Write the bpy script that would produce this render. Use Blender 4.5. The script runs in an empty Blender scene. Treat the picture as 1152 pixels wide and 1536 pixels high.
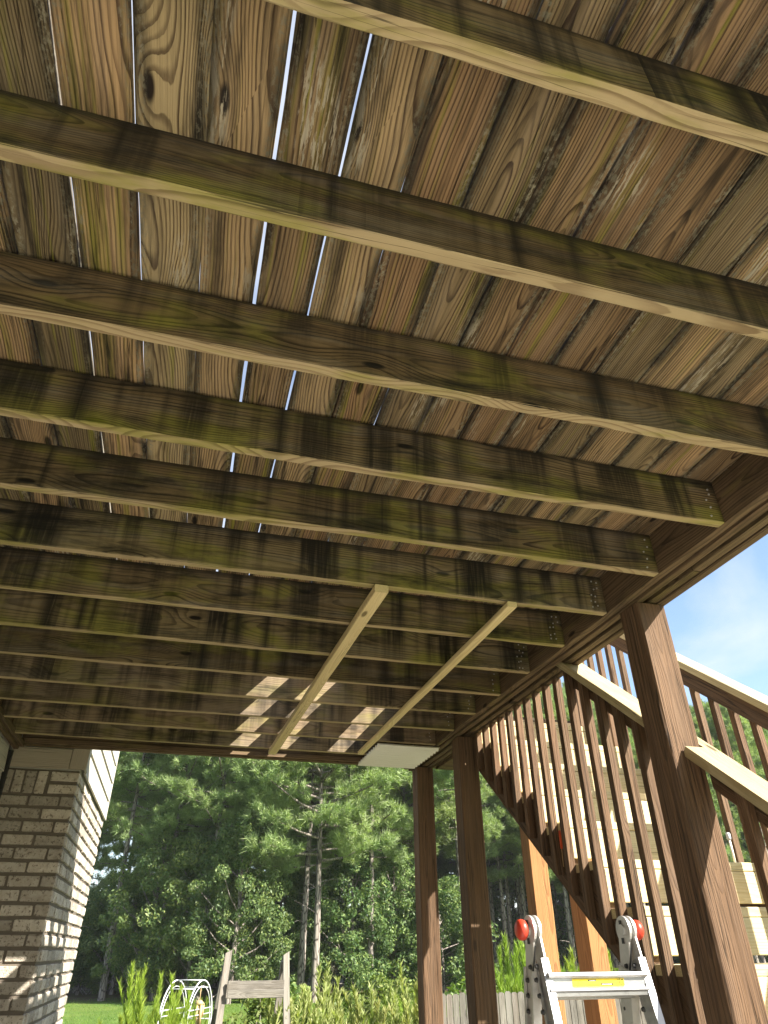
import bpy, bmesh, math, random
import numpy as np
from mathutils import Matrix, Vector
rad = math.radians
S = bpy.context.scene
COL = S.collection
H = 1.62                      # camera height above the patio; positions below are given relative to the eye and raised by H

# ------------------------------------------------------------------ camera, sky, sun, exposure
cam = bpy.data.cameras.new('camera'); camo = bpy.data.objects.new('camera', cam); COL.objects.link(camo)
RX = Vector((0.96456502, -0.26379532, -0.00513281)); RU = Vector((-0.14021328, -0.528974, 0.83697476)); RF = Vector((0.22350515, 0.80659689, 0.54721742))
mw = Matrix(((RX.x, RU.x, -RF.x, 0), (RX.y, RU.y, -RF.y, 0), (RX.z, RU.z, -RF.z, H), (0, 0, 0, 1)))
camo.matrix_world = mw
cam.sensor_fit = 'VERTICAL'; cam.sensor_height = 36.0; cam.lens = 1008.26 / 1536 * 36.0
cam.clip_start = .02; cam.clip_end = 2000
S.camera = camo

SUN = Vector((1.0, -1.0, 1.05)).normalized()
w = bpy.data.worlds.new('World'); S.world = w; w.use_nodes = True
def world():
    nt = w.node_tree; nt.nodes.clear(); N = nt.nodes.new; L = nt.links.new
    out = N('ShaderNodeOutputWorld'); bg = N('ShaderNodeBackground'); sky = N('ShaderNodeTexSky')
    sky.sky_type = 'NISHITA'; sky.sun_disc = False
    sky.sun_elevation = math.asin(SUN.z); sky.sun_rotation = math.atan2(SUN.x, SUN.y)
    sky.air_density = 1.0; sky.dust_density = 1.0; sky.ozone_density = 1.0
    tc = N('ShaderNodeTexCoord'); sep = N('ShaderNodeSeparateXYZ'); L(tc.outputs['Generated'], sep.inputs[0])
    add = N('ShaderNodeMath'); add.operation = 'ADD'; add.inputs[1].default_value = .25; L(sep.outputs[2], add.inputs[0])
    mx = N('ShaderNodeMath'); mx.operation = 'MAXIMUM'; mx.inputs[1].default_value = .06; L(add.outputs[0], mx.inputs[0])
    dx = N('ShaderNodeMath'); dx.operation = 'DIVIDE'; L(sep.outputs[0], dx.inputs[0]); L(mx.outputs[0], dx.inputs[1])
    dy = N('ShaderNodeMath'); dy.operation = 'DIVIDE'; L(sep.outputs[1], dy.inputs[0]); L(mx.outputs[0], dy.inputs[1])
    cb = N('ShaderNodeCombineXYZ'); L(dx.outputs[0], cb.inputs[0]); L(dy.outputs[0], cb.inputs[1]); cb.inputs[2].default_value = 3.7
    nz = N('ShaderNodeTexNoise'); nz.inputs['Scale'].default_value = 1.5; nz.inputs['Detail'].default_value = 9; nz.inputs['Roughness'].default_value = .55; nz.inputs['Distortion'].default_value = .3
    L(cb.outputs[0], nz.inputs['Vector'])
    rp = N('ShaderNodeValToRGB'); rp.color_ramp.elements[0].position = .45; rp.color_ramp.elements[1].position = .70
    L(nz.outputs['Fac'], rp.inputs[0])
    mix = N('ShaderNodeMix'); mix.data_type = 'RGBA'; L(rp.outputs[0], mix.inputs[0]); L(sky.outputs[0], mix.inputs[6]); mix.inputs[7].default_value = (3.3, 3.45, 3.85, 1)
    L(mix.outputs[2], bg.inputs[0]); bg.inputs[1].default_value = .088; L(bg.outputs[0], out.inputs[0])
world()
sl = bpy.data.lights.new('sun', 'SUN'); so = bpy.data.objects.new('sun', sl); COL.objects.link(so)
sl.energy = 5.0; sl.angle = rad(.53); sl.color = (1.0, .94, .84)
so.rotation_euler = SUN.to_track_quat('Z', 'Y').to_euler(); so.location = (20, -20, 25)
vs = S.view_settings; vs.view_transform = 'Standard'; vs.look = 'None'; vs.gamma = 1.0; vs.use_curve_mapping = False
vs.exposure = 1.85
S.cycles.max_bounces = 10; S.cycles.diffuse_bounces = 6; S.cycles.transparent_max_bounces = 8

# ------------------------------------------------------------------ node helpers
class NG:
    def __init__(s, name):
        s.mat = bpy.data.materials.new(name); s.mat.use_nodes = True
        s.nt = s.mat.node_tree; s.nt.nodes.clear()
        s.out = s.n('ShaderNodeOutputMaterial')
    def n(s, t): return s.nt.nodes.new(t)
    def put(s, sock, v):
        if v is None: return
        if isinstance(v, bpy.types.NodeSocket): s.nt.links.new(v, sock)
        elif isinstance(v, (tuple, list)) and len(v) == 3 and sock.type == 'RGBA': sock.default_value = (*v, 1)
        else: sock.default_value = v
    def m(s, op, a, b=None, c=None, clamp=False):
        n = s.n('ShaderNodeMath'); n.operation = op; n.use_clamp = clamp
        for i, v in enumerate((a, b, c)): s.put(n.inputs[i], v)
        return n.outputs[0]
    def add(s, a, b): return s.m('ADD', a, b)
    def mul(s, a, b): return s.m('MULTIPLY', a, b)
    def sub(s, a, b): return s.m('SUBTRACT', a, b)
    def ss(s, x, a, b, lo=0., hi=1.):
        n = s.n('ShaderNodeMapRange'); n.interpolation_type = 'SMOOTHSTEP'
        s.put(n.inputs[0], x); s.put(n.inputs[1], a); s.put(n.inputs[2], b); s.put(n.inputs[3], lo); s.put(n.inputs[4], hi)
        return n.outputs[0]
    def sep(s, v):
        n = s.n('ShaderNodeSeparateXYZ'); s.put(n.inputs[0], v); return n.outputs
    def vec(s, x=0., y=0., z=0.):
        n = s.n('ShaderNodeCombineXYZ')
        for i, v in enumerate((x, y, z)): s.put(n.inputs[i], v)
        return n.outputs[0]
    def noise(s, v, scale, detail=3., rough=.55, dist=0.):
        n = s.n('ShaderNodeTexNoise'); s.put(n.inputs['Vector'], v); n.inputs['Scale'].default_value = scale
        n.inputs['Detail'].default_value = detail; n.inputs['Roughness'].default_value = rough; n.inputs['Distortion'].default_value = dist
        return n.outputs['Fac']
    def vor(s, v, scale, rnd=1., feature='F1', dim='3D'):
        n = s.n('ShaderNodeTexVoronoi'); n.voronoi_dimensions = dim; s.put(n.inputs['Vector'], v); n.inputs['Scale'].default_value = scale
        n.feature = feature; n.inputs['Randomness'].default_value = rnd
        return n
    def mix(s, f, a, b, bt='MIX'):
        n = s.n('ShaderNodeMix'); n.data_type = 'RGBA'; n.blend_type = bt
        s.put(n.inputs[0], f); s.put(n.inputs[6], a); s.put(n.inputs[7], b); return n.outputs[2]
    def obj(s):
        n = s.n('ShaderNodeTexCoord'); return n.outputs['Object'], n.outputs['Normal'], n.outputs['Generated']
    def rnd(s): return s.n('ShaderNodeObjectInfo').outputs['Random']
    def fr(s, r, k): return s.m('FRACT', s.mul(r, k))
    def bump(s, h, strength, dist=.01):
        n = s.n('ShaderNodeBump'); n.inputs['Strength'].default_value = strength; n.inputs['Distance'].default_value = dist
        s.put(n.inputs['Height'], h); return n.outputs[0]
    def pbr(s, col, rough=.8, bump=None, metal=0., spec=None):
        p = s.n('ShaderNodeBsdfPrincipled'); s.put(p.inputs['Base Color'], col); s.put(p.inputs['Roughness'], rough); s.put(p.inputs['Metallic'], metal)
        if spec is not None: p.inputs['Specular IOR Level'].default_value = spec
        if bump is not None: s.put(p.inputs['Normal'], bump)
        s.nt.links.new(p.outputs[0], s.out.inputs[0]); return p

def wood(name, light, dark, grime=0., algae=0., flakes=0., streak=0., underlight=0., spacing=.0075, pith=(.012, .06), spread=.16,
         lat=.85, tint=.25, stain=0., stain_col=(.075, .045, .028), bump=.35, rough=.82, spec=.25, wear=0., knots=.75, sharp=0, fibre=.35, streaky=0):
    g = NG(name); co, nrm, gen = g.obj(); r = g.rnd()
    X, Y, Z = g.sep(co)
    r1, r2, r3, r4 = g.fr(r, 17.31), g.fr(r, 57.13), g.fr(r, 131.77), g.fr(r, 293.3)
    off = g.mul(r, 90.)
    Xo = g.add(X, off)
    n1 = g.sub(g.noise(g.vec(Xo, off, 0.), .9, 2.), .5)
    n2 = g.sub(g.noise(g.vec(Xo, 5.3, off), 1.1, 2.), .5)
    # knots: sparse cells along the length
    kv = g.vor(g.vec(g.mul(Xo, 1.7), g.add(g.mul(Y, 5.), g.mul(r1, 31.)), 0.), 1., 1., 'F1', '2D')
    kd = kv.outputs['Distance']; kc = g.sep(kv.outputs['Color'])[0]
    gate = g.m('GREATER_THAN', kc, knots)
    ka = g.m('MULTIPLY', g.m('EXPONENT', g.mul(g.mul(kd, kd), -22.)), gate)
    kcore = g.m('MULTIPLY', g.ss(kd, .075, .035), gate)
    v = g.sub(Y, g.add(g.mul(g.sub(r1, .5), spread), g.mul(n1, .07)))
    z = g.add(g.add(Z, g.add(pith[0], g.mul(r2, pith[1]))), g.mul(n2, .10))
    rr = g.m('SQRT', g.add(g.mul(v, v), g.mul(z, z)))
    fn = g.sub(g.noise(g.vec(g.mul(Xo, 1.6), g.mul(Y, 9.), g.mul(Z, 9.)), 3., 4.), .5)
    rr = g.add(g.add(rr, g.mul(ka, .028)), g.mul(fn, .0045))
    q = g.m('DIVIDE', rr, g.add(spacing * .75, g.mul(r3, spacing * .6)))
    t = g.m('FRACT', q)
    ringid = g.m('FLOOR', q)
    wn = g.n('ShaderNodeTexWhiteNoise'); wn.noise_dimensions = '1D'; g.put(wn.inputs['W'], g.add(ringid, off)); rid = wn.outputs['Value']
    la = g.mul(g.ss(t, .25 + .2 * sharp, .86), g.ss(t, 1., .93))
    la = g.mul(la, g.add(.45, g.mul(rid, .55)))
    fib = g.noise(g.vec(g.mul(Xo, 4.), g.mul(Y, 330.), g.mul(Z, 330.)), 1., 3., .6)
    fib2 = g.noise(g.vec(g.mul(Xo, 1.5), g.mul(Y, 70.), g.mul(Z, 70.)), 1., 4., .65)
    base = g.mix(g.mul(la, lat), light, dark)
    base = g.mix(g.mul(g.ss(fib, .45, .75), .38), base, tuple(c * .42 for c in light))
    base = g.mix(g.mul(g.ss(fib2, .5, .8), .35), base, dark)
    fib3 = g.noise(g.vec(g.mul(Xo, 2.2), g.mul(Y, 150.), g.mul(Z, 150.)), 1., 4., .7)
    base = g.mix(g.mul(g.ss(fib3, .50, .68), .6 * fibre), base, dark)
    base = g.mix(g.mul(g.ss(fib3, .46, .30), .35 * fibre), base, tuple(min(c * 1.35, .7) for c in light))
    # piece to piece tint
    warm = g.mix(r4, (1.14, .88, .76), (.88, .98, .94))
    base = g.mix(tint, base, g.mix(1., base, warm, 'MULTIPLY'))
    val = g.add(1. - tint * .6, g.mul(r2, tint * 1.2))
    hs = g.n('ShaderNodeHueSaturation'); g.put(hs.inputs['Value'], val); g.put(hs.inputs['Color'], base); base = hs.outputs[0]
    base = g.mix(kcore, base, tuple(c * .35 for c in dark))
    if wear:      # weathered silver-grey film, strongest on earlywood
        wm = g.noise(g.vec(g.mul(Xo, 1.2), g.mul(Y, 14.), g.mul(Z, 14.)), 1.6, 5.)
        base = g.mix(g.mul(g.ss(wm, .42, .7), wear), base, (.23, .215, .19))
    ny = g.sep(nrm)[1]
    down_face = g.ss(ny, -.5, -.8) if underlight else None
    def off_bottom(f): return g.mul(f, g.sub(1., g.mul(down_face, underlight))) if underlight else f
    if underlight:
        base = g.mix(g.mul(down_face, .72), base, g.mix(g.mul(la, .8), (.48, .375, .215), (.24, .155, .08)))  # bounce light from below painted in: paler, less grimy downward face
    if algae:
        am = g.noise(g.vec(g.mul(Xo, .45 if streaky else 1.3), g.mul(Y, 17. if streaky else 7. - 4. * (streak > .5)), g.add(g.mul(Z, 7.), 3.)), 1.9, 4., .6)
        if streaky: am = g.add(am, g.mul(g.sub(r3, .62), .12))
        base = g.mix(g.mul(g.ss(am, .52 - .06 * (streak > .5), .72 - .06 * (streak > .5)), algae), base, g.mix(g.mul(la, .7), (.225, .22, .026), (.08, .08, .014)))
    if grime:
        gm = g.noise(g.vec(g.mul(Xo, .7 if streaky else 1.1), g.mul(Y, 9. if streaky else 5.), g.mul(Z, 5.)), 2.3, 6., .66)
        base = g.mix(off_bottom(g.mul(g.ss(gm, .44, .74), grime)), base, (.014, .0125, .009))
    if streak:    # black run-off stains below the gaps between the deck boards
        ph = g.m('DIVIDE', g.add(g.sub(X, -.4617 - streak_origin), g.mul(g.sub(g.noise(g.vec(Xo, 0., 0.), 7., 2.), .5), .05)), .15007)
        d = g.m('ABSOLUTE', g.sub(g.m('FRACT', g.add(ph, .5)), .5))
        cell = g.n('ShaderNodeTexWhiteNoise'); cell.noise_dimensions = '2D'
        g.put(cell.inputs['Vector'], g.vec(g.m('FLOOR', g.add(ph, .5)), g.mul(off, 3.1), 0.))
        cw = cell.outputs['Value']; cw2 = g.fr(cw, 7.77)
        drip = g.noise(g.vec(g.mul(Xo, 70.), g.mul(Y, 3.), 0.), 1., 4., .6)
        line = g.mul(g.ss(g.add(d, g.mul(g.sub(drip, .5), .22)), g.add(.14, g.mul(cw2, .38)), -.06), g.ss(cw, .30, .70))
        broad = g.noise(g.vec(g.mul(Xo, 1.), 2., 0.), 5.5, 3., .55)
        wide = g.mul(g.ss(broad, .46, .58), g.add(.6, g.mul(r2, .4)))
        both = g.m('MAXIMUM', line, wide)
        run = g.ss(g.add(g.add(Y, g.mul(g.sub(cw, .5), .20)), g.mul(g.sub(drip, .5), .16)), -.13, .04)
        fall = g.mul(both, g.add(.42, g.mul(run, .58)))
        fall = g.mul(fall, g.ss(drip, .18, .55, .45, 1.))
        base = g.mix(off_bottom(g.mul(fall, streak)), base, (.0105, .0095, .0075))
        base = g.mix(off_bottom(g.mul(g.ss(Y, .055, .09), .75)), base, (.016, .014, .010))  # even dark band along the top of the face
    if flakes:
        ed = g.ss(g.m('ABSOLUTE', Y), .046, .060)
        fm = g.noise(g.vec(g.mul(Xo, 30.), g.mul(Y, 48.), g.mul(Z, 40.)), 2., 5., .7)
        base = g.mix(g.mul(g.mul(g.ss(fm, .46, .60), g.mul(ed, g.ss(g.noise(g.vec(Xo, g.mul(Y, 14.), 9.), 2.2, 3.), .34, .52))), .8 * flakes), base, (.27, .245, .17))
        pm = g.noise(g.vec(Xo, g.mul(Y, 3.), 7.), 1.3, 2.)
        fm2 = g.noise(g.vec(g.mul(Xo, 5.), g.mul(Y, 45.), 2.), 2., 5., .7)
        base = g.mix(g.mul(g.mul(g.ss(pm, .585, .66), g.ss(fm2, .51, .57)), .8 * flakes), base, (.42, .37, .27))
        em = g.noise(g.vec(g.mul(Xo, 3.), g.mul(Y, 20.), 4.), 1., 4.)
        base = g.mix(g.mul(g.mul(g.ss(g.m('ABSOLUTE', Y), .04, .068), g.ss(em, .36, .58)), .8), base, (.018, .016, .012))
    if stain:
        sm = g.noise(g.vec(g.mul(Xo, 1.2), g.mul(Y, 40.), g.mul(Z, 40.)), 1.4, 5., .62)
        scol = g.mix(g.ss(sm, .35, .7), tuple(c * 1.25 for c in stain_col), tuple(c * .55 for c in stain_col))
        base = g.mix(stain, base, scol)
        lit = g.noise(g.vec(g.mul(Xo, 2.5), g.mul(Y, 22.), g.mul(Z, 22.)), 3.1, 5., .7)
        base = g.mix(g.mul(g.ss(lit, .60, .74), .45), base, light)
    crk = g.noise(g.vec(g.mul(Xo, .8), g.mul(Y, 55.), g.mul(Z, 55.)), 1., 2., .5)
    ck = g.mul(g.ss(g.m('ABSOLUTE', g.sub(crk, .5)), .014 + .012 * (stain > .5), .0), g.ss(g.noise(g.vec(g.mul(Xo, .8), g.mul(Y, 8.), 1.), 1.3, 2.), .5 - .1 * (stain > .5), .6 - .08 * (stain > .5)))
    base = g.mix(g.mul(ck, .75), base, (.02, .015, .01))
    hgt = g.add(g.sub(g.mul(la, .6), g.mul(ck, 1.2)), g.mul(g.sub(fib, .5), .5))
    g.pbr(base, rough, g.bump(hgt, bump, .004), spec=spec)
    return g.mat
streak_origin = .26
MB = {}
MB['board'] = wood('weathered_deck_board', (.33, .236, .130), (.046, .023, .013), grime=1., algae=.8, flakes=1.2, spread=.2, lat=.95, tint=.75, bump=.9, wear=.14, spacing=.0062, sharp=1, fibre=.45, streaky=1)
MB['joist'] = wood('mildewed_joist', (.21, .156, .082), (.027, .018, .010), grime=1., algae=.62, streak=.97, underlight=.9, spread=.2, pith=(.012, .06), lat=.95, tint=.35, wear=.3, spacing=.0085, knots=.45, sharp=1, fibre=.7)
MB['joistpale'] = wood('paler_pine_joist', (.25, .19, .12), (.09, .06, .035), grime=.85, algae=.4, streak=.88, underlight=.9, spread=.2, pith=(.012, .06), lat=.7, tint=.25, wear=.2, spacing=.0085, knots=.45, sharp=1, fibre=.5)  # paler tone and weaker stains for the far joists
MB['rim'] = wood('stained_rim_board', (.175, .128, .075), (.045, .029, .017), grime=.75, algae=.25, stain=.2, stain_col=(.07, .045, .028), spread=.2, tint=.3, spacing=.008, sharp=1, fibre=.6)
MB['stained'] = wood('brown_stained_lumber', (.30, .17, .085), (.10, .048, .026), stain=.68, stain_col=(.092, .062, .039), tint=.3, bump=.8, spacing=.006, wear=.12, grime=.3, fibre=.8)
MB['orange'] = wood('golden_stained_post', (.40, .215, .085), (.19, .083, .03), grime=.1, stain=.25, stain_col=(.26, .125, .05), tint=.2, bump=.4, spacing=.008)
MB['fresh'] = wood('fresh_pale_lumber', (.63, .55, .335), (.48, .38, .19), grime=.08, algae=.08, tint=.25, bump=.2, lat=.55, spacing=.008)
MB['cap'] = wood('new_handrail_cap', (.47, .405, .24), (.31, .235, .115), grime=.25, algae=.12, tint=.25, bump=.35, lat=.7, spacing=.007, fibre=.5)
MB['strip'] = wood('new_yellow_strip', (.70, .585, .32), (.53, .40, .19), tint=.1, bump=.2, lat=.6, spacing=.006)
MB['grey'] = wood('silvered_grey_lumber', (.205, .195, .165), (.09, .082, .066), grime=.5, fibre=.8, tint=.3, wear=.6, bump=.5, spacing=.006)

def simple(name, col, rough=.6, metal=0., nscale=0., namt=.2, bump=0., spec=None):
    g = NG(name); co, nr, ge = g.obj(); b = None; c = col
    if nscale:
        n = g.noise(co, nscale, 5., .6); c = g.mix(g.mul(g.ss(n, .35, .7), namt * 2), col, tuple(x * (1 - namt * 1.6) for x in col))
        if bump: b = g.bump(n, bump, .01)
    g.pbr(c, rough, b, metal, spec); return g.mat
def brick_mat():
    g = NG('tumbled_tan_brick'); co, nr, ge = g.obj(); r = g.rnd()
    off = g.n('ShaderNodeVectorMath'); off.operation = 'ADD'; g.put(off.inputs[0], co); g.put(off.inputs[1], g.vec(g.mul(r, 70.), g.mul(r, 31.), 0.)); p = off.outputs[0]
    n1 = g.noise(p, 14., 5., .65); n2 = g.noise(p, 55., 4., .7); n3 = g.noise(p, 7., 3.)
    c = g.mix(g.ss(n1, .35, .7), (.52, .465, .385), (.40, .345, .275))
    c = g.mix(g.mul(g.ss(n2, .53, .64), .8), c, (.12, .09, .065))
    c = g.mix(g.mul(g.ss(n3, .55, .75), .55), c, (.48, .43, .36))
    hs = g.n('ShaderNodeHueSaturation'); g.put(hs.inputs['Value'], g.add(.68, g.mul(g.fr(r, 91.7), .5))); g.put(hs.inputs['Color'], c)
    g.pbr(hs.outputs[0], .9, g.bump(g.add(g.mul(n2, .6), n1), 1., .012), spec=.2); return g.mat
MB['brick'] = brick_mat()
MB['mortar'] = simple('sandy_mortar', (.145, .12, .092), .95, nscale=40., namt=.2, bump=.4)
MB['trim'] = wood('tan_painted_trim', (.40, .34, .26), (.35, .295, .22), grime=.05, tint=.05, bump=.5, lat=.5, knots=2., spec=.3)
MB['siding'] = wood('cream_painted_siding', (.47, .44, .38), (.43, .40, .34), grime=.04, tint=.05, bump=.4, lat=.4, knots=2., spec=.3)
MB['steel'] = simple('dull_steel', (.40, .39, .37), .5, .3, 30., .2)
MB['black'] = simple('black_metal', (.018, .017, .016), .5, .0)
def alu():
    g = NG('brushed_aluminium'); co, nr, ge = g.obj(); X, Y, Z = g.sep(co)
    n = g.noise(g.vec(g.mul(X, 3.), g.mul(Y, 90.), g.mul(Z, 90.)), 1.5, 4.); n2 = g.noise(co, 22., 5., .7); n3 = g.noise(co, 7., 4., .7)
    c = g.mix(g.ss(n2, .5, .75), (.46, .46, .46), (.33, .325, .32)); c = g.mix(g.mul(g.ss(n3, .58, .7), .5), c, (.36, .33, .30))
    g.pbr(c, g.add(.30, g.mul(n, .22)), g.bump(n2, .08, .004), .88); return g.mat
MB['alu'] = alu()
MB['alumatte'] = simple('dull_cast_aluminium', (.60, .585, .56), .45, .65, 16., .22, .15)
MB['red'] = simple('red_plastic_knob', (.50, .045, .022), .38, 0., 25., .1)
MB['orangeplastic'] = simple('orange_plastic', (.75, .10, .02), .4, 0., 20., .08)
MB['yellow'] = simple('yellow_label', (.80, .62, .03), .45, 0., 60., .06)
MB['ink'] = simple('dark_label_ink', (.02, .018, .012), .6)
MB['inkyellow'] = simple('olive_label_print', (.25, .19, .02), .6)
MB['paper'] = simple('white_label_print', (.8, .8, .78), .6)
MB['whitepaint'] = simple('white_painted_iron', (.58, .59, .60), .45, 0., 30., .08)
MB['panel'] = simple('cream_plastic_panel', (.78, .77, .69), .45, 0., 6., .05)
MB['concrete'] = simple('grey_concrete', (.43, .41, .365), .9, 0., 9., .15, .3)
MB['soil'] = simple('sandy_soil', (.27, .235, .18), .95, 0., 12., .25, .5)
MB['bamboo'] = simple('tan_bamboo', (.48, .33, .16), .6, 0., 18., .2)

# ------------------------------------------------------------------ geometry helpers
def link(name, me, mat=None, parent=None, mw=None):
    o = bpy.data.objects.new(name, me); COL.objects.link(o)
    if mat is not None and me is not None and len(me.materials) == 0: me.materials.append(MB[mat] if isinstance(mat, str) else mat)
    if parent is not None: o.parent = parent
    if mw is not None:
        pw = PW.get(parent.name, Matrix()) if parent is not None else Matrix()
        o.matrix_basis = pw.inverted() @ mw
        PW[o.name] = mw
    else: PW[o.name] = (PW.get(parent.name, Matrix()) if parent is not None else Matrix())
    return o
PW = {}
def thing(name, label, cat, loc, group=None):
    o = bpy.data.objects.new(name, None); COL.objects.link(o); o.empty_display_size = .2
    M_ = Matrix.Translation(Vector(loc)); o.matrix_basis = M_; PW[o.name] = M_
    tag(o, label, cat, group); return o
def tag(o, label, cat, group=None):
    o['label'] = label; o['category'] = cat
    if group: o['group'] = group
    return o
def stuff(o): o['kind'] = 'stuff'; return o
def structure(o): o['kind'] = 'structure'; return o
def frame(c, ax, ay):
    ax = Vector(ax).normalized(); ay = Vector(ay).normalized(); az = ax.cross(ay).normalized(); ay = az.cross(ax)
    return Matrix(((ax.x, ay.x, az.x, c[0]), (ax.y, ay.y, az.y, c[1]), (ax.z, ay.z, az.z, c[2]), (0, 0, 0, 1)))
def mesh(name, vs, fs, smooth=False):
    me = bpy.data.meshes.new(name); me.from_pydata([tuple(v) for v in vs], [], fs); me.update()
    if smooth: me.polygons.foreach_set('use_smooth', [True] * len(me.polygons))
    return me
def npmesh(name, V, F, smooth=False):
    """V (n,3), F (m,k) equal sided faces"""
    me = bpy.data.meshes.new(name); V = np.asarray(V, np.float32); F = np.asarray(F, np.int32); m, k = F.shape
    me.vertices.add(len(V)); me.vertices.foreach_set('co', V.ravel())
    me.loops.add(m * k); me.loops.foreach_set('vertex_index', F.ravel())
    me.polygons.add(m); me.polygons.foreach_set('loop_start', np.arange(m, dtype=np.int32) * k)
    if smooth: me.polygons.foreach_set('use_smooth', np.ones(m, bool))
    me.update(calc_edges=True); return me
def lumber(L, W, T, ch=.003, seg=1, rough=0., seed=0, bow=0., shear0=0., shear1=0., shape=None):
    """a sawn board lying along local x, width along y, thickness along z, with eased edges, slight waviness and bow (in -y)"""
    rg = random.Random(seed * 7919 + 13)
    a, b = W / 2, T / 2
    pts = [(-a + ch, -b), (a - ch, -b), (a, -b + ch), (a, b - ch), (a - ch, b), (-a + ch, b), (-a, b - ch), (-a, -b + ch)]
    vs, fs = [], []
    for i in range(seg + 1):
        u = i / seg; x = -L / 2 + L * u
        for (y, z) in pts:
            dx = (shear0 * y if i == 0 else 0) + (shear1 * y if i == seg else 0)
            j = rough if 0 < i < seg else rough * .3
            vs.append((x + dx, y + rg.uniform(-j, j) - bow * (1 - (2 * u - 1) ** 2), z + rg.uniform(-j, j) * .6))
    for i in range(seg):
        for k in range(8):
            p, q = i * 8 + k, i * 8 + (k + 1) % 8
            fs.append((p, p + 8, q + 8, q)[::-1])
    fs.append(tuple(range(8))[::-1]); fs.append(tuple(range(seg * 8, seg * 8 + 8)))
    return mesh('lumber', vs, fs)
_cache = {}
def lum(L, W, T, **k):
    key = (round(L, 4), round(W, 4), round(T, 4), tuple(sorted(k.items())))
    return lumber(L, W, T, **k)
def piece(name, parent, c, ax, ay, L, W, T, mat, **k):
    c = (c[0], c[1], c[2] + H)
    key = (round(L, 4), round(W, 4), round(T, 4), mat, tuple(sorted(k.items())))
    me = _cache.get(key)
    if me is None: me = _cache[key] = lumber(L, W, T, **k)
    return link(name, me, mat, parent, frame(c, ax, ay))
EX, EY, EZ = (1, 0, 0), (0, 1, 0), (0, 0, 1)
def prism(pts, T):
    """polygon in local xy extruded to thickness T along z, centred"""
    n = len(pts); vs = [(x, y, -T / 2) for x, y in pts] + [(x, y, T / 2) for x, y in pts]
    area = sum(pts[i][0] * pts[(i + 1) % n][1] - pts[(i + 1) % n][0] * pts[i][1] for i in range(n))
    if area < 0:
        vs = [(x, y, -T / 2) for x, y in pts[::-1]] + [(x, y, T / 2) for x, y in pts[::-1]]
    fs = [tuple(range(n))[::-1], tuple(range(n, 2 * n))] + [(i, (i + 1) % n, (i + 1) % n + n, i + n) for i in range(n)]
    return mesh('prism', vs, fs)
def tube_np(P, R, k=6):
    P = [Vector(p) for p in P]; V = []; F = []
    for i, p in enumerate(P):
        d = (P[min(i + 1, len(P) - 1)] - P[max(i - 1, 0)]).normalized()
        a = d.orthogonal().normalized() if i == 0 else (a - d * a.dot(d)).normalized()
        b = d.cross(a); r = R[i] if isinstance(R, (list, tuple)) else R
        for j in range(k):
            t = 2 * math.pi * j / k; V.append(p + (a * math.cos(t) + b * math.sin(t)) * r)
        if i:
            for j in range(k):
                q = (i - 1) * k
                F.append((q + j, q + (j + 1) % k, q + k + (j + 1) % k, q + k + j))
    return V, F
def tubes(name, lst, k=6, caps=True, smooth=True):
    V, F = [], []
    for P, R in lst:
        v, f = tube_np(P, R, k); o = len(V); V += v; F += [tuple(i + o for i in x) for x in f]
        if caps: F.append(tuple(range(o, o + k))[::-1]); F.append(tuple(range(o + len(v) - k, o + len(v))))
    return mesh(name, V, F, smooth)

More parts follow.
